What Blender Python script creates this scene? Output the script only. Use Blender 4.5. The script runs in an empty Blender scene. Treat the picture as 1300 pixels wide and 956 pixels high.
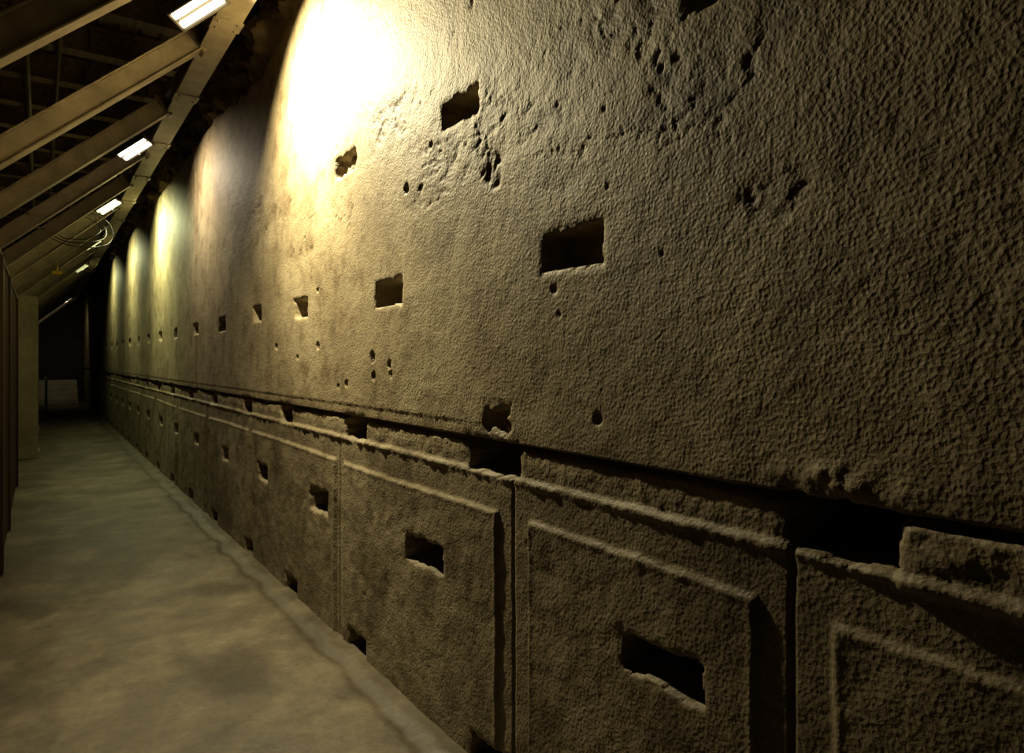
import bpy, bmesh, math, random
import numpy as np
from mathutils import Vector, Matrix
random.seed(7)
WX = 1.43      # wall face
scene = bpy.context.scene
COL = scene.collection
try:
    scene.view_settings.view_transform = 'Standard'
except Exception:
    pass

# ------------------------------------------------------------------ noise
rng = np.random.RandomState(11)
G = rng.rand(256, 256) * 2 * np.pi
GX, GY = np.cos(G), np.sin(G)
def perlin(x, y, s=0):
    x = x + s * 17.31; y = y + s * 9.77
    xi = np.floor(x).astype(int); yi = np.floor(y).astype(int)
    xf = x - xi; yf = y - yi
    u = xf * xf * xf * (xf * (xf * 6 - 15) + 10); v = yf * yf * yf * (yf * (yf * 6 - 15) + 10)
    def g(a, b, dx, dy):
        A = a & 255; B = b & 255
        return GX[A, B] * dx + GY[A, B] * dy
    n00 = g(xi, yi, xf, yf); n10 = g(xi + 1, yi, xf - 1, yf)
    n01 = g(xi, yi + 1, xf, yf - 1); n11 = g(xi + 1, yi + 1, xf - 1, yf - 1)
    return ((n00 * (1 - u) + n10 * u) * (1 - v) + (n01 * (1 - u) + n11 * u) * v) * 1.5
def fbm(x, y, o=4, s=0):
    r = 0; a = 1; t = 0
    for i in range(o):
        r = r + a * perlin(x * 2 ** i, y * 2 ** i, s + i * 3); t += a; a *= .5
    return r / t
def sst(a, b, x):
    q = np.clip((x - a) / (b - a), 0, 1)
    return q * q * (3 - 2 * q)

# ------------------------------------------------------------------ materials
def newmat(name):
    m = bpy.data.materials.new(name); m.use_nodes = True
    nt = m.node_tree; b = nt.nodes['Principled BSDF']
    return m, nt, b
def noise_col(nt, coord, scale, detail, stops, rough=.6):
    n = nt.nodes.new('ShaderNodeTexNoise'); n.inputs['Scale'].default_value = scale
    n.inputs['Detail'].default_value = detail; n.inputs['Roughness'].default_value = rough
    nt.links.new(coord, n.inputs['Vector'])
    r = nt.nodes.new('ShaderNodeValToRGB')
    els = r.color_ramp.elements
    els[0].position, els[0].color = stops[0][0], (*stops[0][1], 1)
    els[1].position, els[1].color = stops[-1][0], (*stops[-1][1], 1)
    for p, c in stops[1:-1]:
        e = els.new(p); e.color = (*c, 1)
    nt.links.new(n.outputs['Fac'], r.inputs['Fac'])
    return n, r
def mix(nt, a, b, fac, mode='MULTIPLY'):
    m = nt.nodes.new('ShaderNodeMix'); m.data_type = 'RGBA'; m.blend_type = mode
    if isinstance(fac, (int, float)): m.inputs[0].default_value = fac
    else: nt.links.new(fac, m.inputs[0])
    nt.links.new(a, m.inputs[6])
    if isinstance(b, tuple): m.inputs[7].default_value = (*b, 1)
    else: nt.links.new(b, m.inputs[7])
    return m.outputs[2]
def bump(nt, h, strength, dist, prev=None):
    b = nt.nodes.new('ShaderNodeBump'); b.inputs['Strength'].default_value = strength
    b.inputs['Distance'].default_value = dist
    nt.links.new(h, b.inputs['Height'])
    if prev: nt.links.new(prev, b.inputs['Normal'])
    return b.outputs['Normal']

def stone_material(name, k, stain):
    m, nt, b = newmat(name)
    co = nt.nodes.new('ShaderNodeTexCoord').outputs['Object']
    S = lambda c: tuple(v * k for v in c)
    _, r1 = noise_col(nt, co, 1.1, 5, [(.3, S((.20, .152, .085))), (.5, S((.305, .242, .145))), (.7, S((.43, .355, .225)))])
    _, r2 = noise_col(nt, co, 5, 5, [(.36, stain), (.52, (1, 1, 1))], .72)
    _, r3 = noise_col(nt, co, 85, 2, [(.3, (.62, .60, .54)), (.55, (1, 1, 1))])
    c = mix(nt, r1.outputs[0], r2.outputs[0], .8)
    c = mix(nt, c, r3.outputs[0], .6)
    at = nt.nodes.new('ShaderNodeAttribute'); at.attribute_name = 'grime_tone'
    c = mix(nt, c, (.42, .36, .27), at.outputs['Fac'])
    nt.links.new(c, b.inputs['Base Color'])
    b.inputs['Roughness'].default_value = .64
    b.inputs['Specular IOR Level'].default_value = .42
    n1 = nt.nodes.new('ShaderNodeTexNoise'); n1.inputs['Scale'].default_value = 105; n1.inputs['Detail'].default_value = 1.5
    nt.links.new(co, n1.inputs['Vector'])
    vo = nt.nodes.new('ShaderNodeTexVoronoi'); vo.feature = 'F1'; vo.inputs['Scale'].default_value = 78
    nt.links.new(co, vo.inputs['Vector'])
    nb = bump(nt, vo.outputs['Distance'], 1.0, .0016)
    nt.links.new(bump(nt, n1.outputs['Fac'], 1.0, .0021, nb), b.inputs['Normal'])
    return m
def concrete_material(name, c0, c1, c2, bs=.4, sc=1.6):
    m, nt, b = newmat(name)
    co = nt.nodes.new('ShaderNodeTexCoord').outputs['Object']
    _, r1 = noise_col(nt, co, sc, 7, [(.32, c0), (.5, c1), (.68, c2)], .68)
    _, r2 = noise_col(nt, co, 28, 4, [(.3, (.6, .6, .58)), (.55, (1, 1, 1))], .7)
    nt.links.new(mix(nt, r1.outputs[0], r2.outputs[0], .7), b.inputs['Base Color'])
    b.inputs['Roughness'].default_value = .55
    n, _ = noise_col(nt, co, 22, 5, [(.3, (0, 0, 0)), (.7, (1, 1, 1))])
    nt.links.new(bump(nt, n.outputs['Fac'], bs, .010), b.inputs['Normal'])
    return m
def paint_material(name, c0, c1, rough=.45, metal=0.):
    m, nt, b = newmat(name)
    co = nt.nodes.new('ShaderNodeTexCoord').outputs['Object']
    _, r1 = noise_col(nt, co, 6, 5, [(.35, c0), (.62, c1)], .65)
    nt.links.new(r1.outputs[0], b.inputs['Base Color'])
    b.inputs['Roughness'].default_value = rough; b.inputs['Metallic'].default_value = metal
    return m
def wood_material(name, c0, c1, sc=(12, 12, .8)):
    m, nt, b = newmat(name)
    tc = nt.nodes.new('ShaderNodeTexCoord'); mp = nt.nodes.new('ShaderNodeMapping')
    mp.inputs['Scale'].default_value = sc
    nt.links.new(tc.outputs['Object'], mp.inputs['Vector'])
    n, r = noise_col(nt, mp.outputs[0], 2, 5, [(.3, c0), (.7, c1)])
    nt.links.new(r.outputs[0], b.inputs['Base Color']); b.inputs['Roughness'].default_value = .6
    nt.links.new(bump(nt, n.outputs['Fac'], .3, .004), b.inputs['Normal'])
    return m
def emit_material(name, col, s):
    m, nt, b = newmat(name)
    b.inputs['Base Color'].default_value = (*col, 1)
    b.inputs['Emission Color'].default_value = (*col, 1)
    b.inputs['Emission Strength'].default_value = s
    return m
M_STONE = stone_material('pecked_limestone', 1.0, (.5, .45, .38))
M_STONE2 = stone_material('darker_limestone', .72, (.42, .38, .30))  # lower course of the wall, toned darker as a whole
M_FLOOR = concrete_material('worn_concrete', (.065, .050, .030), (.122, .098, .060), (.21, .175, .112), .35, 2.1)
M_CEIL = concrete_material('dark_concrete', (.02, .017, .012), (.035, .03, .02), (.06, .05, .035), .5)  # very dark concrete tone, shared by ceiling and enclosing walls
M_PILLAR = concrete_material('plastered_concrete', (.3, .28, .2), (.42, .39, .29), (.52, .48, .38), .2)
M_STEEL = paint_material('painted_steel', (.19, .165, .12), (.30, .26, .19))
M_DARKSTEEL = paint_material('dark_steel', (.035, .03, .022), (.08, .065, .05), .5)
M_WOOD = wood_material('dark_wood', (.02, .011, .005), (.075, .045, .022))
M_PLANK = wood_material('old_planks', (.07, .05, .028), (.22, .16, .10), (12, .8, 12))
M_BLACK = paint_material('black_rubber', (.012, .012, .012), (.03, .03, .03), .5)
M_WHITE = paint_material('white_paint', (.5, .5, .45), (.62, .62, .56))
M_YEL = paint_material('yellow_plastic', (.7, .5, .03), (.85, .62, .06))

# ------------------------------------------------------------------ grid helper
def grid_mesh(name, P, mats, smooth=True, midx=None, attr=None):
    r, c, _ = P.shape
    me = bpy.data.meshes.new(name)
    me.vertices.add(r * c); me.vertices.foreach_set('co', P.reshape(-1).astype(np.float32))
    i = np.arange(r * c).reshape(r, c)
    q = np.stack([i[:-1, :-1], i[:-1, 1:], i[1:, 1:], i[1:, :-1]], -1).reshape(-1, 4)
    n = len(q)
    me.loops.add(n * 4); me.loops.foreach_set('vertex_index', q.reshape(-1).astype(np.int32))
    me.polygons.add(n); me.polygons.foreach_set('loop_start', (np.arange(n) * 4).astype(np.int32))
    me.polygons.foreach_set('loop_total', np.full(n, 4, np.int32))
    me.polygons.foreach_set('use_smooth', np.full(n, smooth, bool))
    for m_ in mats: me.materials.append(m_)
    if midx is not None: me.polygons.foreach_set('material_index', midx.reshape(-1).astype(np.int32))
    if attr is not None:
        a = me.attributes.new('grime_tone', 'FLOAT', 'POINT'); a.data.foreach_set('value', attr.reshape(-1).astype(np.float32))
    me.update(); me.validate()
    o = bpy.data.objects.new(name, me); COL.objects.link(o)
    return o

# ------------------------------------------------------------------ ancient wall
ys = list(np.arange(-2.6, .2, .03)) + list(np.arange(.2, 2.0, .007))
y = 2.0
while y < 33.2:
    ys.append(y); y += max(.007, .0035 * y)
ys = np.array(ys); zs = np.arange(-.12, 4.75, .008)
T, Z = np.meshgrid(ys, zs)
H = np.zeros_like(T)

n_low = fbm(T * 1.1, Z * 1.1, 3, 1)
n_mid = fbm(T * 9, Z * 9, 4, 2)
n_fin = fbm(T * 30, Z * 30, 2, 3)
near = 1 - sst(6, 14, T)
base = n_low * .008 + n_mid * .0024 + n_fin * .0014 * near

LEDGE_TOP = 1.29 + .006 * perlin(T * 3, Z * 0, 4)
STEP = 1.170 + .010 * fbm(T * 7, Z * 0, 3, 5)
up = sst(-.004, .004, Z - LEDGE_TOP)
low = 1 - sst(-.004, .006, Z - STEP)
band = (1 - up) * (1 - low)

# great course with weathered patches
patch = np.zeros_like(T)
for ct, cz, st, sz, w in [(2.35, 2.50, .55, .16, 1), (3.1, 2.78, .5, .16, .8), (1.55, 2.62, .35, .14, .9), (1.15, 2.35, .3, .13, .8), (.98, 2.0, .12, .07, 1),
                          (2.75, 2.3, .3, .12, .6), (5.5, 2.7, 1.6, .3, .5), (1.9, 2.42, .25, .08, .8), (3.6, 3.3, .6, .3, .5), (.75, 2.55, .2, .2, .6),
                          (4.5, 2.35, .8, .12, .5), (1.7, 2.2, .3, .08, .5)]:
    patch = np.maximum(patch, w * np.exp(-((T - ct) / st) ** 2 - ((Z - cz) / sz) ** 2))
wob = fbm(T * 5, Z * 5, 3, 8)
ero = sst(.15, .75, patch * (.8 + 1.0 * wob))
rg = fbm(T * 10, Z * 10, 4, 9)
ridge = 1 - sst(.0, .09, np.abs(fbm(T * 4.5 + .5 * n_mid, Z * 5.5, 4, 21)))
great = base - ero * (.002 + .006 * (rg + .3)) - ero * ridge * .0055
grime_tone = ero * (.5 + .5 * sst(-.1, .3, rg)) + .6 * ero * ridge
great -= .004 * (1 - sst(1.345, 1.36, Z + .004 * n_mid)) * sst(2.0, 2.6, T)
for tj in (8.18, 10.84, 14.9, 19.5, 24.8):
    d = np.abs(T - tj - .01 * fbm(Z * 3, Z * 0, 3, int(tj)))
    great -= .022 * (1 - sst(.008, .03, d))
    great += .010 * sst(tj - .02, tj + .02, T) * (1 - sst(tj + .02, tj + 2, T))
# band
bandH = -.014 + n_mid * .006 + n_fin * .003
bandH -= .035 * sst(-.020, -.006, Z - LEDGE_TOP)
# lower course
joints = [-2.2, -.75, .93, 2.06, 3.815, 5.85, 7.6, 9.47, 11.4, 13.2, 15.4, 17.3, 19.4, 21.6, 23.5, 25.8, 28, 30.3, 33.4]
lowH = -.004 + base * .8 + n_mid * .0015
rid = np.exp(-((Z - 1.157) / .012) ** 2)
lowH += rid * (.004 + .012 * np.maximum(0, .25 + fbm(T * 14, Z * 14, 3, 12)))
m = .098
for a, b_ in zip(joints[:-1], joints[1:]):
    ma = m if a != 3.815 and a != 5.85 else .06
    mb = m if b_ != 3.815 and b_ != 5.85 else .06
    if a == .93: ma = .09
    jit = .007 * fbm(T * 10, Z * 10, 4, 14)
    dx = np.minimum(T - (a + ma), (b_ - mb) - T)
    dz = np.minimum(1.030 + .012 * perlin(T * .7, Z * 0, 2) - Z, Z - (-.5))
    sd = np.minimum(dx, dz) + jit
    k = sst(-.005, .012, sd)
    off = .013 + .005 * perlin(np.array([a * 1.7]), np.array([.3]), 3)[0]
    lowH += k * (off + .002 * n_mid)
    lowH += .0025 * np.exp(-((sd - .014) / .010) ** 2) * (T > a) * (T < b_)
    dj = np.abs(T - a - .004 * n_mid)
    lowH -= .018 * (1 - sst(.002, .009, dj))
H = up * great + band * bandH + low * lowH
grime_tone = grime_tone * up + band * .25 * sst(-.2, .3, wob) + low * .5 * sst(0, .35, fbm(T * 2.3, Z * 2.3, 4, 61))
grime_tone = np.maximum(grime_tone, .6 * np.exp(-((Z - 1.30) / .025) ** 2))  # narrow darker strip along the great course's lower edge

# lumpy plaster around the near slot
p = np.exp(-(((T - .82) / .12) ** 2 + ((Z - 1.335) / .030) ** 2))
H += p * (.008 + .03 * fbm(T * 12, Z * 12, 3, 20))
p = sst(.0, .02, .70 - T + .02 * n_mid) * sst(0, .02, Z - 1.13 + .02 * n_mid) * (1 - sst(0, .02, Z - 1.262 + .01 * n_mid))
H += p * (.016 + .006 * n_mid)

def win(t0, t1, z0, z1, pad=.05):
    a, b = np.searchsorted(ys, [t0 - pad, t1 + pad]); c, d = np.searchsorted(zs, [z0 - pad, z1 + pad])
    return slice(c, d), slice(a, b)
jn = fbm(T * 13, Z * 13, 3, 30)
def slot(t0, t1, z0, z1, depth=.2, j=.016, skew=0):
    s = win(t0, t1, z0, z1)
    t = T[s]; z = Z[s] - skew * (t - (t0 + t1) / 2)
    soft = max(.007, .0035 * t1)
    sd = np.minimum(np.minimum(t - t0, t1 - t), np.minimum(z - z0, z1 - z)) + j * jn[s]
    k = sst(-soft * .5, soft, sd)
    rimw = .006 * np.exp(-((sd + .008) / .010) ** 2)
    H[s] = H[s] - rimw * .6
    H[s] = H[s] * (1 - k) + (-depth + .02 * jn[s]) * k
def pit(t, z, r, depth, j=.5):
    s = win(t - r, t + r, z - r, z + r, r * 1.2)
    d = np.hypot((T[s] - t), (Z[s] - z)) / r * (1 + j * jn[s] * 1.6)
    H[s] -= depth * (1 - sst(.45, 1.15, d))

for a, b_, c, d in [(1.58, 1.88, 1.91, 2.03), (3.0, 3.3, 1.875, 2.0), (4.405, 4.67, 1.89, 2.01), (5.53, 5.76, 1.92, 2.03), (6.78, 7.05, 1.885, 2.01)]:
    slot(a, b_, c, d, .11)
for i in range(16):
    t = 8.12 + i * 1.34; slot(t, t + .22, 1.9, 2.0, .12)
slot(2.31, 2.59, 2.595, 2.70, .13); slot(3.58, 3.89, 2.665, 2.775, .05, .022); slot(1.06, 1.24, 2.53, 2.65, .12, .025)
slot(2.09, 2.235, 1.335, 1.425, .045, .05)
for a, b_ in [(.694, .94), (2.04, 2.38), (3.47, 3.76), (4.78, 5.04), (5.88, 6.14)]:
    slot(a, b_, 1.168, 1.292, .26, .02)
for i in range(19):
    t = 7.2 + i * 1.3; slot(t, t + .25, 1.172, 1.288, .2)
for a, b_, c, d in [(1.18, 1.48, .695, .80), (2.58, 2.93, .67, .785), (4.0, 4.31, .67, .80), (5.31, 5.57, .68, .79), (6.63, 6.88, .68, .79)]:
    slot(a, b_, c, d, .18, .024)
for i in range(18):
    t = 8.05 + i * 1.35; slot(t, t + .24, .69, .79, .15)
for t in [.6, 2.1, 3.42, 4.6, 5.76, 7.1] + [8.4 + 1.3 * i for i in range(15)]:
    slot(t, t + .24, .0, .11, .16)

for t, z, r, d in [(3.34, 1.62, .028, .03), (3.13, 1.58, .020, .025), (3.33, 1.52, .020, .025), (3.72, 1.47, .018, .025), (3.85, 1.45, .012, .015),
                   (3.11, 1.535, .016, .02), (4.2, 1.69, .022, .03), (1.60, 1.42, .022, .012), (1.82, 1.84, .022, .007), (2.94, 2.42, .022, .025),
                   (2.7, 2.56, .02, .01), (5.1, 1.7, .022, .02), (4.6, 1.62, .016, .015), (4.2, 2.04, .018, .02), (1.33, 2.42, .014, .006)]:
    pit(t, z, r, d)
# round worn crater
s = win(2.1, 2.3, 2.24, 2.44, .05)
d = np.hypot(T[s] - 2.2, Z[s] - 2.33)
kk = (1 - sst(.045, .08, d + .02 * jn[s]))
H[s] -= kk * (.004 + .025 * np.abs(jn[s])); grime_tone[s] = np.maximum(grime_tone[s], kk * .8)
R = np.random.RandomState(5)
for cx, cz, sx, sz, n in [(2.4, 2.5, .5, .18, 10), (1.4, 2.5, .4, .15, 4), (3.1, 2.75, .4, .2, 8), (3.4, 2.3, .5, .3, 5),
                          (2.5, 1.9, 1.6, .3, 3), (6, 2.6, 2, .6, 20), (1.6, .6, 1.5, .3, 8)]:
    for _ in range(n):
        pit(cx + R.randn() * sx, cz + R.randn() * sz, .006 + .014 * R.rand() ** 3, .003 + .004 * R.rand() ** 2, 1.2)
for (t0, z0, t1, z1) in [(2.7, 2.55, 3.4, 2.95), (1.1, 2.2, 1.9, 2.32), (3.6, 2.4, 5.0, 2.62), (1.35, 2.45, 1.0, 2.75), (2.2, 2.42, 2.75, 2.28)]:
    s = win(min(t0, t1), max(t0, t1), min(z0, z1), max(z0, z1), .06)
    u = np.clip(((T[s] - t0) * (t1 - t0) + (Z[s] - z0) * (z1 - z0)) / ((t1 - t0) ** 2 + (z1 - z0) ** 2), 0, 1)
    d = np.hypot(T[s] - t0 - u * (t1 - t0), Z[s] - z0 - u * (z1 - z0) + .12 * jn[s])
    H[s] -= .004 * (1 - sst(.002, .014, d))
# broken upper edge and rubble above
top = 3.97 + .10 * fbm(T * .9, Z * 0, 3, 40) + .07 * fbm(T * 5, Z * 5, 3, 41) + .03 * sst(6, 9, T) - .12 * np.exp(-((T - 5.7) / .7) ** 2)
k = sst(-.02, .05, Z - top)
chunk = fbm(T * 2.2, Z * 2.6, 4, 44)
H = H * (1 - k) + k * (-.10 + .36 * np.abs(chunk) + .02 * n_mid)
P = np.stack([WX - H, T, Z], -1)
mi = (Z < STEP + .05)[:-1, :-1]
wall = grid_mesh('wall_right', P[:, ::-1], [M_STONE, M_STONE2], True, mi[:, ::-1], np.clip(grime_tone, 0, 1)[:, ::-1])

# ------------------------------------------------------------------ floor
fx = np.arange(-1.9, 1.47, .02); fy = []
y = -2.6
while y < 33.2:
    fy.append(y); y += max(.02, .008 * abs(y))
FX, FY = np.meshgrid(fx, np.array(fy))
FZ = .006 * fbm(FX * 2, FY * 2, 4, 50) + .0025 * fbm(FX * 14, FY * 14, 2, 51)
wv = .06 * fbm(FY * 3, FX * 3, 4, 52)
curb = sst(1.31, 1.36, FX + wv)
FZ += .014 * curb
FZ -= .008 * np.exp(-((FX - 1.29 + wv) / .018) ** 2)
fg = np.clip(.9 * np.exp(-((FX - 1.30 + wv) / .04) ** 2) + .5 * sst(1.05, 1.3, FX + 2 * wv) + .9 * sst(.0, .3, fbm(FX * 1.7, FY * 1.2, 4, 70)) , 0, 1)
floor = grid_mesh('floor', np.stack([FX, FY, FZ], -1), [M_FLOOR], True, None, fg)
nt = M_FLOOR.node_tree; bs = nt.nodes['Principled BSDF']
src = bs.inputs['Base Color'].links[0].from_socket
at = nt.nodes.new('ShaderNodeAttribute'); at.attribute_name = 'grime_tone'
nt.links.new(mix(nt, src, (.54, .50, .42), at.outputs['Fac']), bs.inputs['Base Color'])

# ------------------------------------------------------------------ box tools
class Build:
    def __init__(s): s.bm = bmesh.new()
    def box(s, c, size, rot=None, bev=.004, mi=0):
        r = bmesh.ops.create_cube(s.bm, size=1)
        M = Matrix.Translation(Vector(c)) @ ((rot.to_4x4()) if rot else Matrix.Identity(4)) @ Matrix.Diagonal((*size, 1))
        bmesh.ops.transform(s.bm, matrix=M, verts=r['verts'])
        es = list({e for v in r['verts'] for e in v.link_edges})
        fs = {f for v in r['verts'] for f in v.link_faces}
        for f in fs: f.material_index = mi
        if bev:
            rr = bmesh.ops.bevel(s.bm, geom=es, offset=bev, segments=2, affect='EDGES')
            for f in rr['faces']: f.material_index = mi
    def cyl(s, a, b, r, mi=0, seg=14):
        a = Vector(a); b = Vector(b); d = b - a
        q = d.to_track_quat('Z', 'Y').to_matrix().to_4x4()
        rr = bmesh.ops.create_cone(s.bm, cap_ends=True, segments=seg, radius1=r, radius2=r, depth=d.length,
                                   matrix=Matrix.Translation((a + b) / 2) @ q)
        for f in {f for v in rr['verts'] for f in v.link_faces}:
            f.material_index = mi; f.smooth = len(f.verts) == 4
    def done(s, name, mats, parent=None):
        me = bpy.data.meshes.new(name); s.bm.to_mesh(me); s.bm.free()
        for m_ in mats: me.materials.append(m_)
        o = bpy.data.objects.new(name, me); COL.objects.link(o)
        if parent: o.parent = parent
        return o

# ------------------------------------------------------------------ shell
b = Build(); b.box((-.25, 15.3, 4.91), (3.9, 36, .1), bev=0); b.done('ceiling', [M_CEIL])
b = Build(); x = -1.85
rr = random.Random(3)
while x < 1.35:
    w_ = .14 + .05 * rr.random()
    y = -2.5
    while y < 33:
        L = min(2.4 + rr.random() * 1.5, 33 - y)
        b.box((x + w_ / 2, y + L / 2, 4.80 + .02 * rr.random()), (w_ - .02, L - .02, .035), bev=0)
        y += L
    x += w_
b.done('plank_decking', [M_PLANK])
b = Build(); b.box((-2.0, 15.3, 2.35), (.2, 36, 4.9), bev=0); b.done('wall_left', [M_CEIL])
b = Build(); b.box((-.25, 33.3, 2.35), (3.9, .2, 4.9), bev=0); b.done('wall_far', [M_CEIL])
b = Build(); b.box((-.25, -2.7, 2.35), (3.9, .2, 4.9), bev=0); b.done('wall_back', [M_CEIL])
y = 1.0
while y < 32:
    b = Build()
    b.box((-.3, y, 4.64), (3.1, .02, .24), bev=.002)
    b.box((-.3, y, 4.52), (3.1, .16, .02), bev=.002)
    b.box((-.3, y, 4.77), (3.1, .16, .02), bev=.002)
    for xx in (-1.2, -.4, .4, 1.0):
        b.box((xx, y, 4.64), (.012, .12, .23), bev=0)
    b.done('ceiling_joist', [M_PLANK]); y += .95
b = Build()
for xx, zz, r in ((-.1, 4.47, .03), (.15, 4.48, .02), (-.9, 4.45, .05)):
    b.cyl((xx, -2.5, zz), (xx, 33, zz), r)
b.done('ceiling_conduit', [M_DARKSTEEL])

# steel roof frame
BX, BZ = 1.02, 3.92
frame = bpy.data.objects.new('steel_roof_frame', None); COL.objects.link(frame)
STR = [-1.2, .35, 1.9, 3.6] + [5.3 + 1.53 * i for i in range(18)]
b = Build()
b.box((BX, 15.3, BZ), (.12, 35.5, .16), bev=.006)
b.box((BX, 15.3, BZ - .085), (.17, 35.5, .014), bev=.003)
b.box((BX, 15.3, BZ + .085), (.17, 35.5, .014), bev=.003)
for y in STR:
    y -= .5
    b.box((BX, y, BZ - .096), (.19, .16, .01), bev=.002)
    for sx in (-.06, .06):
        for sy in (-.05, .05):
            b.cyl((BX + sx, y + sy, BZ - .10), (BX + sx, y + sy, BZ - .112), .009, seg=6)
b.done('longitudinal_beam', [M_STEEL], frame)
b = Build()
b.box((-.42, 15.3, 2.80), (.12, 35.5, .14), bev=.006)
b.done('side_beam', [M_STEEL], frame)
for y in STR:
    a = Vector((-.42, y, 2.70 )); c = Vector((.97, y, 3.935))
    d = c - a; L = d.length; mid = (a + c) / 2
    zc = d.normalized(); yc = Vector((0, 1, 0)); xc = yc.cross(zc)
    rot = Matrix((xc, yc, zc)).transposed()
    b = Build()
    b.box(mid, (.13, .07, L), rot, .006)
    b.box(mid + xc * .068, (.012, .11, L), rot, .003)
    b.box(mid - xc * .068, (.012, .11, L), rot, .003)
    b.box(c - zc * .08, (.20, .12, .03), rot, .003)
    b.done('diagonal_strut', [M_STEEL], frame)
y = .05
while y < 32:
    b = Build(); b.box((BX, y, 4.40), (.08, .08, .80), bev=.004)
    b.box((BX, y, 4.02), (.16, .16, .015), bev=.002); b.box((BX, y, 4.78), (.16, .16, .02), bev=.002)
    b.done('hanger', [M_DARKSTEEL], frame); y += 3.0
for y in (-.5, 2.5, 5.5, 8.5, 10.9):
    b = Build(); b.box((-.42, y, 1.365), (.12, .12, 2.73), bev=.006); b.box((-.42, y, .012), (.2, .2, .02), bev=.002)
    b.done('post', [M_STEEL], frame)

# ------------------------------------------------------------------ slatted wooden hoarding on the left
e = bpy.data.objects.new('slatted_wooden_screen', None); COL.objects.link(e)
b = Build(); y = -2.5
while y < 10.75:
    b.box((-.265, y + .04, 1.20), (.045, .07, 2.36), bev=.004); y += .16
b.done('slats', [M_WOOD], e)
b = Build()
for yy in (4.9, 6.4, 8.0, 10.7): b.box((-.245, yy, 1.20), (.05, .12, 2.38), bev=.005)
for zz in (.35, 1.2, 2.1): b.box((-.31, 4.15, zz), (.04, 13.3, .09), bev=.004)
b.box((-.275, 4.15, 2.40), (.09, 13.3, .035), bev=.004)
b.done('rails', [M_WOOD], e)
for y0 in (13.9, 18.5, 23.0, 27.5):
    b = Build(); b.box((-.25, y0, 1.33), (.46, .5, 2.66), bev=.015); b.box((-.25, y0, .06), (.50, .54, .12), bev=.01)
    b.done('concrete_pillar', [M_PILLAR])

# ------------------------------------------------------------------ floodlights
def flood(pos, power, col, aim=(.70, -.10, -.68), glow=9):
    e = bpy.data.objects.new('fluorescent_floodlight', None); COL.objects.link(e); e.location = pos
    Lx = Vector((.686, -.514, .514)).normalized()
    dn = Vector((.30, -.45, -.84)); n = (dn - dn.dot(Lx) * Lx).normalized()
    zc = -n; yc = zc.cross(Lx); rot = Matrix((Lx, yc, zc)).transposed()
    b = Build()
    b.box(zc * .050, (.34, .17, .05), rot, .008)
    for s_ in (-1, 1):
        b.box(yc * s_ * .080 + zc * .012, (.34, .012, .04), rot, .003)
        b.box(Lx * s_ * .164 + zc * .012, (.012, .17, .04), rot, .003)
    b.box(Vector((.0, 0, .13)), (.03, .03, .16), None, .003)
    b.done('housing', [M_DARKSTEEL], e)
    b = Build()
    for s_ in (-.04, .04):
        b.cyl(yc * s_ - Lx * .15 + zc * .006, yc * s_ + Lx * .15 + zc * .006, .020, seg=10)
    b.done('tubes', [emit_material('tube_glow', col, glow)], e)
    ld = bpy.data.lights.new('flood_lamp', 'AREA'); ld.shape = 'RECTANGLE'; ld.size = .22; ld.size_y = .06
    ld.energy = power; ld.color = col; ld.spread = math.radians(145)
    lo = bpy.data.objects.new('lamp', ld); COL.objects.link(lo); lo.parent = e
    q = Vector(aim).to_track_quat('-Z', 'Y')
    lo.matrix_local = Matrix.Translation(n * .05) @ q.to_matrix().to_4x4()
WARM = (1.0, .87, .52); GREEN = (.97, 1.0, .50)
flood((.79, 4.45, 3.72), 150, WARM, (.66, -.28, -.67))
flood((.79, 7.79, 3.72), 22, (1, .84, .60), glow=7)
flood((.79, 10.9, 3.72), 60, GREEN, glow=4)
flood((.79, 14.6, 3.72), 34, GREEN, glow=1.2)
flood((.79, 18.5, 3.72), 18, GREEN, glow=.6)
flood((.79, 28.6, 3.72), 5, WARM, (-.1, .6, -.8), glow=.3)  # added lamp with no seen source, faintly lights the far steps

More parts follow.
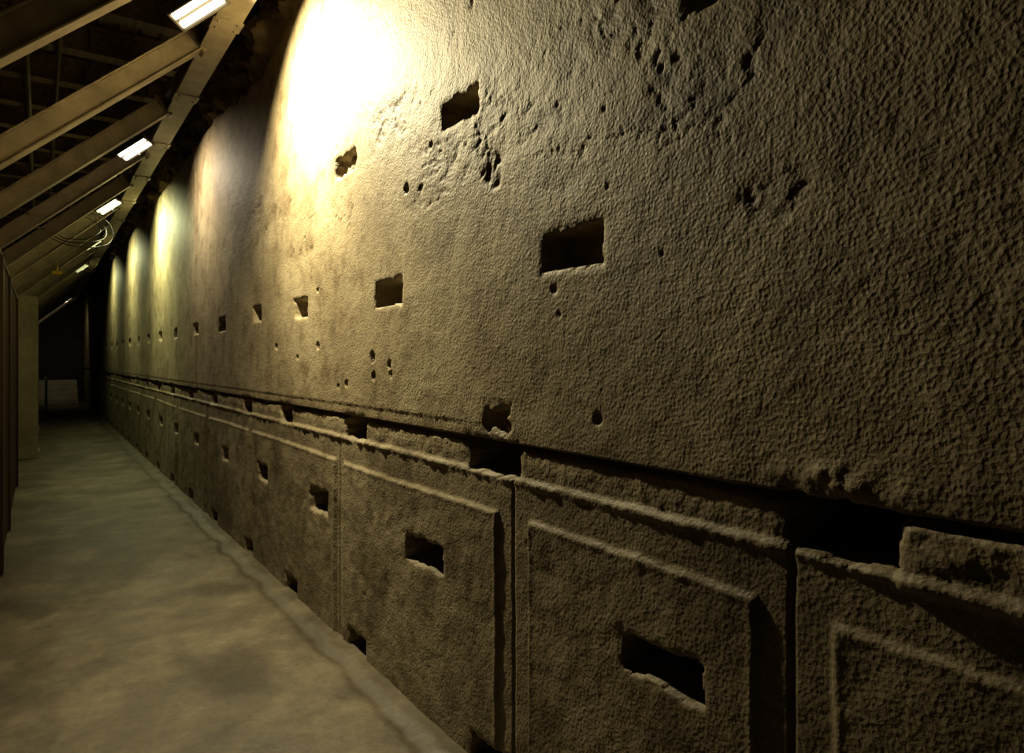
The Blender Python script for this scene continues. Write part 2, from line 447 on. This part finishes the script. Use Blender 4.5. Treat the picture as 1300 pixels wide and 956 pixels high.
# ------------------------------------------------------------------ cables
def curve(name, paths, r, mat):
    cu = bpy.data.curves.new(name, 'CURVE'); cu.dimensions = '3D'; cu.bevel_depth = r; cu.bevel_resolution = 3
    for pts in paths:
        sp = cu.splines.new('BEZIER'); sp.bezier_points.add(len(pts) - 1)
        for bp, p in zip(sp.bezier_points, pts):
            bp.co = p; bp.handle_left_type = bp.handle_right_type = 'AUTO'
    o = bpy.data.objects.new(name, cu); COL.objects.link(o); cu.materials.append(mat)
    return o
paths = []
for k in range(3):
    r = .28 + .06 * k
    paths.append([(.42 + r * math.cos(a) + .02 * k, 11.0 + .1 * math.sin(a * 2 + k), 3.42 + .6 * r * math.sin(a) - .02 * k) for a in np.linspace(0, 2 * math.pi * 1.05, 11)])
paths.append([(.42, 11.0, 3.3), (.2, 10.2, 3.2), (.0, 9.7, 3.15), (-.1, 8.2, 3.05)])
curve('cable_coil', paths, .007, M_BLACK)
b = Build(); b.box((.25, 14.15, 3.12), (.16, .10, .06), bev=.015); b.cyl((.25, 14.15, 3.14), (.25, 14.2, 3.3), .015)
b.done('yellow_junction_box', [M_YEL])

# ------------------------------------------------------------------ stairs at far end
b = Build()
for i in range(5):
    b.box((.45, 30.2 + .3 * i + .75, .085 + .17 * i), (1.5, 1.5, .17), bev=.01)
b.done('stone_steps', [M_PILLAR])
b = Build()
for yy in (25.0, 26.5, 28.0, 29.5):
    b.cyl((.18, yy, 0), (.18, yy, 1.0), .025)
b.cyl((.18, 24.9, 1.0), (.18, 29.6, 1.0), .025); b.cyl((.18, 24.9, .55), (.18, 29.6, .55), .018)
b.done('white_handrail', [M_WHITE])

# ------------------------------------------------------------------ world + camera
w = bpy.data.worlds.new('World'); scene.world = w; w.use_nodes = True
w.node_tree.nodes['Background'].inputs[0].default_value = (.5, .4, .25, 1)
w.node_tree.nodes['Background'].inputs[1].default_value = .01
cd = bpy.data.cameras.new('camera'); cam = bpy.data.objects.new('camera', cd); COL.objects.link(cam)
cd.sensor_width = 36; cd.lens = 24; cd.shift_y = -20 / 1300; cd.clip_start = .02
cam.location = (0, 0, 1.6); cam.rotation_euler = (math.radians(90), 0, -math.atan(600 / 866.7))
scene.camera = cam
